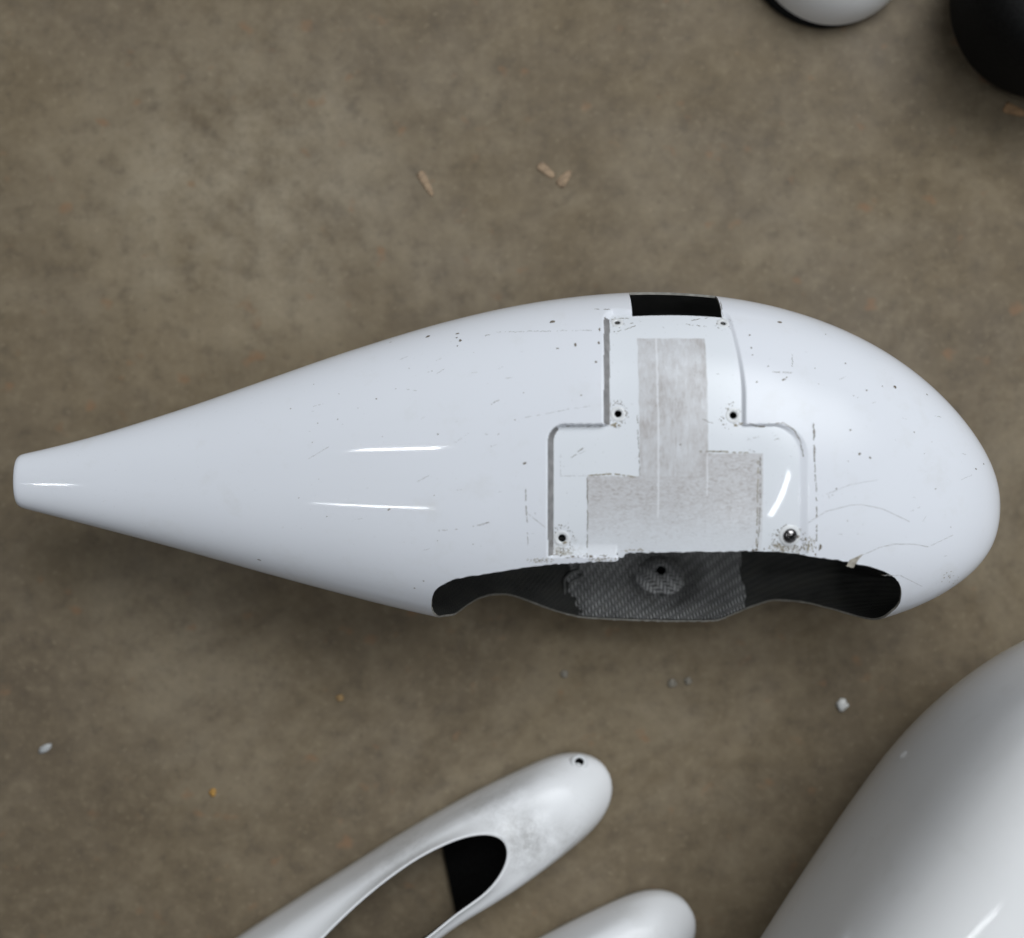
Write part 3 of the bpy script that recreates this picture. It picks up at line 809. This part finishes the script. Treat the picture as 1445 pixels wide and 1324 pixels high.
# ------------------------------------------------------------------ leg fairings with an oval opening (bottom of the picture)
OUTL = [(868,1100),(860,1079),(840,1067),(810,1063),(775,1072),(740,1089),(690,1112),(640,1139),(590,1167),(540,1197),(490,1229),(440,1260),(390,1292),(340,1324),(280,1368),(220,1420),(180,1468),(185,1505),(240,1505),(330,1478),(430,1435),(530,1383),(614,1326),(650,1298),(708,1266),(742,1245),(800,1203),(845,1165),(862,1138),(868,1118)]
HOLE = [(718,1199),(714,1187),(704,1180),(688,1176.5),(660,1179),(630,1189),(590,1209),(545,1240),(500,1278),(452,1326),(415,1372),(395,1405),(400,1428),(440,1425),(500,1395),(560,1357),(606,1324),(644,1293),(688,1261),(710,1231),(717,1213)]
def resample(P, n):
    P = np.array(P + [P[0]], float); L = np.concatenate([[0], np.cumsum(np.hypot(*np.diff(P, axis=0).T))])
    # closed Catmull-Rom then even arc
    m = len(P)-1; out = []
    for k in range(m):
        p0, p1, p2, p3 = P[(k-1) % m], P[k], P[(k+1) % m], P[(k+2) % m]
        for s in np.linspace(0, 1, 12, endpoint=False):
            out.append(0.5*((2*p1)+(-p0+p2)*s+(2*p0-5*p1+4*p2-p3)*s*s+(-p0+3*p1-3*p2+p3)*s**3))
    out = np.array(out + [out[0]]); L = np.concatenate([[0], np.cumsum(np.hypot(*np.diff(out, axis=0).T))])
    s = np.linspace(0, L[-1], n, endpoint=False)
    return np.stack([np.interp(s, L, out[:, 0]), np.interp(s, L, out[:, 1])], -1)
def leg_fairing(name, dpx, with_hole):
    N, K = 168, 30
    A, B = resample(HOLE, N), resample(OUTL, N)
    for _ in range(12): A = 0.5*A + 0.25*(np.roll(A, 1, 0)+np.roll(A, -1, 0)); B = 0.5*B + 0.25*(np.roll(B, 1, 0)+np.roll(B, -1, 0))
    # match by best rotation of start index: tip to tip (both start at the right tip)
    ZR, ZE = 0.066, 0.004
    A3 = np.array([unproj(x+dpx[0], y+dpx[1], ZR) for x, y in A]); B3 = np.array([unproj(x+dpx[0], y+dpx[1], ZE+0.016) for x, y in B])
    rings = []
    for k in range(K+1):
        s = k / K
        p = A3*(1-s) + B3*s
        flare = (1-s)**2.2
        z = 0.040 + (ZR-0.040)*flare + 0.007*math.sin(math.pi*s)**2 - 0.020*max(0, (s-0.62)/0.38)**2.2
        p[:, 2] = z
        rings.append(p)
    for dz, ins in ((0.007, 0.2), (0.002, 0.6)):          # the skirt turning under to the floor
        p = B3.copy(); c = p.mean(0); p[:, 2] = dz
        p[:, :2] += (c[:2]-p[:, :2])*0.004*ins*4
        rings.append(p)
    R = len(rings)
    V = np.concatenate(rings); idx = np.arange(R*N).reshape(R, N)
    F = [(idx[k, a], idx[k, (a+1) % N], idx[k+1, (a+1) % N], idx[k+1, a]) for k in range(R-1) for a in range(N)]
    root = empty(name, (0, 0, 0))
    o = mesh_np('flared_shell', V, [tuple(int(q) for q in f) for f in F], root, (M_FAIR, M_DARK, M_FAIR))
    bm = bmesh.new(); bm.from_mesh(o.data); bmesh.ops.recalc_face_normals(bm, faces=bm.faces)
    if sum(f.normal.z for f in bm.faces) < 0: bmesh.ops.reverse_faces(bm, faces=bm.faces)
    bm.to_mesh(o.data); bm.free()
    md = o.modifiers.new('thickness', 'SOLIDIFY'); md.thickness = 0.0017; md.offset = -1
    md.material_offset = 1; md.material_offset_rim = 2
    md.use_rim = True
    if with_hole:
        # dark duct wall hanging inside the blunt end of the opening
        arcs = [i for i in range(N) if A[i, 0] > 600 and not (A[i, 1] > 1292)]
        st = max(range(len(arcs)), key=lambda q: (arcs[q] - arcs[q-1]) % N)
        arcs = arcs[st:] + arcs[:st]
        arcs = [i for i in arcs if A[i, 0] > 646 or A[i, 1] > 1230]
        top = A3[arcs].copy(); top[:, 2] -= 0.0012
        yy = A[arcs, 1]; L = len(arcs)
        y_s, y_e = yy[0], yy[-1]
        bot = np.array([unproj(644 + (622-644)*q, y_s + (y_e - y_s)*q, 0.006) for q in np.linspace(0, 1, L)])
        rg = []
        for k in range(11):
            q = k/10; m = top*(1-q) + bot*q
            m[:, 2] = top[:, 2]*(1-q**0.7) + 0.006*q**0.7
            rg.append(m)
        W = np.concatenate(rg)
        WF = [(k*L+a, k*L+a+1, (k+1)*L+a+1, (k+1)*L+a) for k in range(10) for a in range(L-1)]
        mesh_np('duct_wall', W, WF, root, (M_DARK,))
        # height of the loft under a given photo point
        best = None
        for k in range(R):
            ax, ay = proj(rings[k][:, 0], rings[k][:, 1], rings[k][:, 2]); d = np.hypot(ax-814, ay-1077); a = int(np.argmin(d))
            if best is None or d[a] < best[0]: best = (d[a], k, a)
        _, k, a = best
        p = Vector(rings[k][a]); k2 = max(k, 1)
        e1 = Vector(rings[k2-1][a]) - p if k2-1 != k else Vector(rings[k2][a]) - Vector(rings[k2-1][a]); e2 = Vector(rings[k][(a+1) % N]) - p
        n = e1.cross(e2).normalized(); n = n if n.z > 0 else -n
        n = (n + Vector((0, 0, 0.6))).normalized()
        p = p + n*0.0012
        lathe('screw_hole', [(0.0066, -0.0014), (0.0064, 0.0003), (0.0034, 0.0004), (0.0031, 0.0002), (0.0029, -0.0008), (0.0008, -0.0010)], 28, root, p, n, (M_LIP, M_DARK), [0, 0, 0, 1, 1, 1])
    return root
f1 = leg_fairing('leg_fairing', (0, 0), True)
tag(f1, 'long white leg fairing with an oval opening and a screw hole at its tip', 'fairing', 'leg fairings lying below the wheel fairing')
f2 = leg_fairing('leg_fairing', (118, 196), False)
tag(f2, 'rounded white fairing tip without a screw hole, cut off by the bottom edge', 'fairing', 'leg fairings lying below the wheel fairing')

# ------------------------------------------------------------------ big white shell, lower right
def loft_body(name, origin, axis, perp, ts, Rf, hz, zc, mat, nseg=72, zprof=None):
    V = []; ts = list(ts)
    for t in ts:
        R = Rf(t)
        for a in range(nseg):
            th = 2*math.pi*a/nseg
            c, s = math.cos(th), math.sin(th)
            c = math.copysign(abs(c)**0.76, c); s = math.copysign(abs(s)**0.76, s)
            px = origin[0] + axis[0]*t + perp[0]*R*c; py = origin[1] + axis[1]*t + perp[1]*R*c
            z = zc + (hz if s > 0 else (zc-0.002)*230/172)*(R/230.0)*s
            k = (ZC - zc)/FPX
            V.append(((px-722.5)*k, (662-py)*k, z))
    n = len(ts); F = []
    for i in range(n-1):
        for a in range(nseg):
            F.append((i*nseg+a, i*nseg+(a+1) % nseg, (i+1)*nseg+(a+1) % nseg, (i+1)*nseg+a))
    F.append(tuple(range(nseg))); F.append(tuple(range((n-1)*nseg, n*nseg)))
    o = mesh_np(name, V, F, None, (mat,))
    bm = bmesh.new(); bm.from_mesh(o.data); bmesh.ops.recalc_face_normals(bm, faces=bm.faces); bm.to_mesh(o.data); bm.free()
    return o
ts = 30 + 439.5*np.sin(np.linspace(-1.2, math.pi/2, 70)); ts = np.concatenate([np.linspace(-1250, ts[0]-12, 40), ts])
def Rbig(t):
    if t > 30: return max(172*math.sqrt(max(1-((t-30)/440)**2, 0)), 3)
    return 172 - 108*((30-t)/1280)**1.6 + 0.0
bigs = loft_body('nose_shell', (1413, 1257), (.603, -.797), (.797, .603), ts, Rbig, 0.140, 0.205, M_SHELL2)
tag(bigs, 'big smooth white rounded shell in the lower right corner', 'fairing shell')

# ------------------------------------------------------------------ top right corner: white shell end with black edging, black tyre
wr = empty('fairing_end', (0, 0, 0))
tag(wr, 'blurred white rounded shell end with black edging at the top edge', 'fairing shell')
def bowl(name, cx, cy, rx, ry, z0, z1, mat, parent, seg=64, rings=14, full=True):
    bm = bmesh.new(); prev = None
    for k in range(rings+1):
        s = k/rings*math.pi/2
        z = z0 + (z1-z0)*math.sin(s); q = max(math.cos(s), 0.01)
        ring = []
        for a in range(seg):
            th = 2*math.pi*a/seg
            ring.append(bm.verts.new(unproj(cx + rx*q*math.cos(th), cy + ry*q*math.sin(th), z0)[:2] + (z,)))
        if prev:
            for a in range(seg): bm.faces.new((prev[a], prev[(a+1) % seg], ring[(a+1) % seg], ring[a]))
        prev = ring
    bm.faces.new(prev)
    bmesh.ops.recalc_face_normals(bm, faces=bm.faces)
    return bm_obj(name, bm, parent, (mat,))
bowl('shell_end', 1176, -95, 118, 131, 0.010, 0.075, M_SHELL2, wr)
bm = bmesh.new(); prev = None
for k, (q, z) in enumerate([(0.98, 0.0), (1.02, 0.001), (1.03, 0.004), (1.02, 0.008), (0.98, 0.009)]):
    ring = [bm.verts.new(unproj(1168 + 118*q*math.cos(2*math.pi*a/64), -98 + 131*q*math.sin(2*math.pi*a/64), 0.01)[:2] + (z,)) for a in range(64)]
    if prev:
        for a in range(64): bm.faces.new((prev[a], prev[(a+1) % 64], ring[(a+1) % 64], ring[a]))
    prev = ring
bm_obj('black_edging', bm, wr, (M_RUBBER,))

tyre = empty('black_tyre', (0, 0, 0))
tag(tyre, 'black rubber tyre lying flat in the top right corner', 'tyre')
cx, cy = 1500, -16
zt = 0.055; kpx = (ZC - zt)/FPX
C0 = Vector(unproj(cx, cy, 0.0)); C0 = Vector(((cx-722.5)*kpx, (662-cy)*kpx, 0))
Ro = 146*kpx; prof = []
for a in np.linspace(-0.75*math.pi, 0.75*math.pi, 26):
    c, s = math.cos(a), math.sin(a)
    prof.append((Ro - 0.026 + 0.026*math.copysign(abs(c)**0.7, c), zt + 0.0545*math.copysign(abs(s)**0.8, s)))
bm = bmesh.new(); prev = None; S = 96
for (r, z) in prof:
    ring = [bm.verts.new(C0 + Vector((r*math.cos(2*math.pi*a/S), r*math.sin(2*math.pi*a/S), z))) for a in range(S)]
    if prev:
        for a in range(S): bm.faces.new((prev[a], prev[(a+1) % S], ring[(a+1) % S], ring[a]))
    prev = ring
bm_obj('carcass', bm, tyre, (M_RUBBER,))
lathe('wheel_disc', [(Ro-0.042, 0.02), (Ro-0.046, 0.075), (Ro-0.055, 0.076), (0.03, 0.06), (0.028, 0.08), (0.012, 0.082)], 48, tyre, C0, Vector((0, 0, 1)), (M_RUBBER,))

# ------------------------------------------------------------------ crumbs and slivers on the floor
def crumb(name, px, py, lx, ly, h, ang, mat, label, cat, group=None, seed=0):
    r = random.Random(seed)
    bm = bmesh.new()
    bmesh.ops.create_icosphere(bm, subdivisions=2, radius=1.0)
    k = ZC/FPX
    for v in bm.verts:
        j = 1 + r.uniform(-0.22, 0.22)
        x, y, z = v.co*j
        if 'sliver' in name: x = math.copysign(abs(x)**0.5, x); y = math.copysign(abs(y)**0.6, y)*(1 - 0.35*x)
        x *= lx*k/2; y *= ly*k/2; z = max(z, -0.6)*h*0.3
        v.co = (x*math.cos(ang)-y*math.sin(ang), x*math.sin(ang)+y*math.cos(ang), z)
    o = bm_obj(name, bm, None, (mat,))
    X, Y, _ = unproj(px, py, 0); o.location = (X, Y, h*0.18)
    tag(o, label, cat, group)
    return o
crumb('wood_sliver', 601, 259, 40, 11, 0.0018, -1.06, M_WOOD, 'pale wood sliver lying alone on the floor above the wheel fairing', 'wood sliver', 'wood slivers on the floor', 1)
crumb('wood_sliver', 771, 241, 30, 12, 0.0018, -0.7, M_WOOD, 'pale wood sliver, left of the touching pair above the wheel fairing', 'wood sliver', 'wood slivers on the floor', 2)
crumb('wood_sliver', 797, 252, 26, 13, 0.0018, 0.9, M_WOOD, 'pale wood sliver, right of the touching pair above the wheel fairing', 'wood sliver', 'wood slivers on the floor', 3)
crumb('wood_sliver', 1432, 156, 34, 14, 0.003, -0.35, mat_plain('tan_wood', (0.30, 0.18, 0.09), 0.8), 'tan wood sliver beside the black tyre', 'wood sliver', 'wood slivers on the floor', 4)
crumb('white_crumb', 1188, 995, 17, 17, 0.006, 0.2, M_CRUMB, 'bright white crumb on the floor left of the big shell', 'crumb', 'crumbs on the floor', 5)
M_PALE = mat_plain('pale_crumb', (0.21, 0.19, 0.155), 0.8)
crumb('pale_crumb', 948, 964, 13, 13, 0.004, 0.2, M_PALE, 'pale grey crumb, left of two close together under the wheel opening', 'crumb', 'crumbs on the floor', 6)
crumb('pale_crumb', 971, 961, 11, 12, 0.004, 0.2, M_PALE, 'pale grey crumb, right of two close together under the wheel opening', 'crumb', 'crumbs on the floor', 7)
crumb('pale_crumb', 796, 951, 11, 11, 0.004, 0.2, M_PALE, 'dull grey crumb below the left end of the wheel opening', 'crumb', 'crumbs on the floor', 8)
crumb('white_crumb', 64, 1056, 22, 10, 0.004, 0.5, mat_plain('grey_crumb', (0.42, 0.43, 0.43), 0.8), 'elongated light grey crumb near the left edge of the picture', 'crumb', 'crumbs on the floor', 9)
crumb('orange_crumb', 300, 1118, 11, 11, 0.003, 0, M_ORANGE, 'small orange crumb, lower of the two on the left floor', 'crumb', 'crumbs on the floor', 10)
crumb('orange_crumb', 480, 985, 12, 10, 0.003, 0, mat_plain('dull_orange', (0.30, 0.19, 0.08), 0.8), 'small dull orange crumb, upper of the two on the left floor', 'crumb', 'crumbs on the floor', 11)
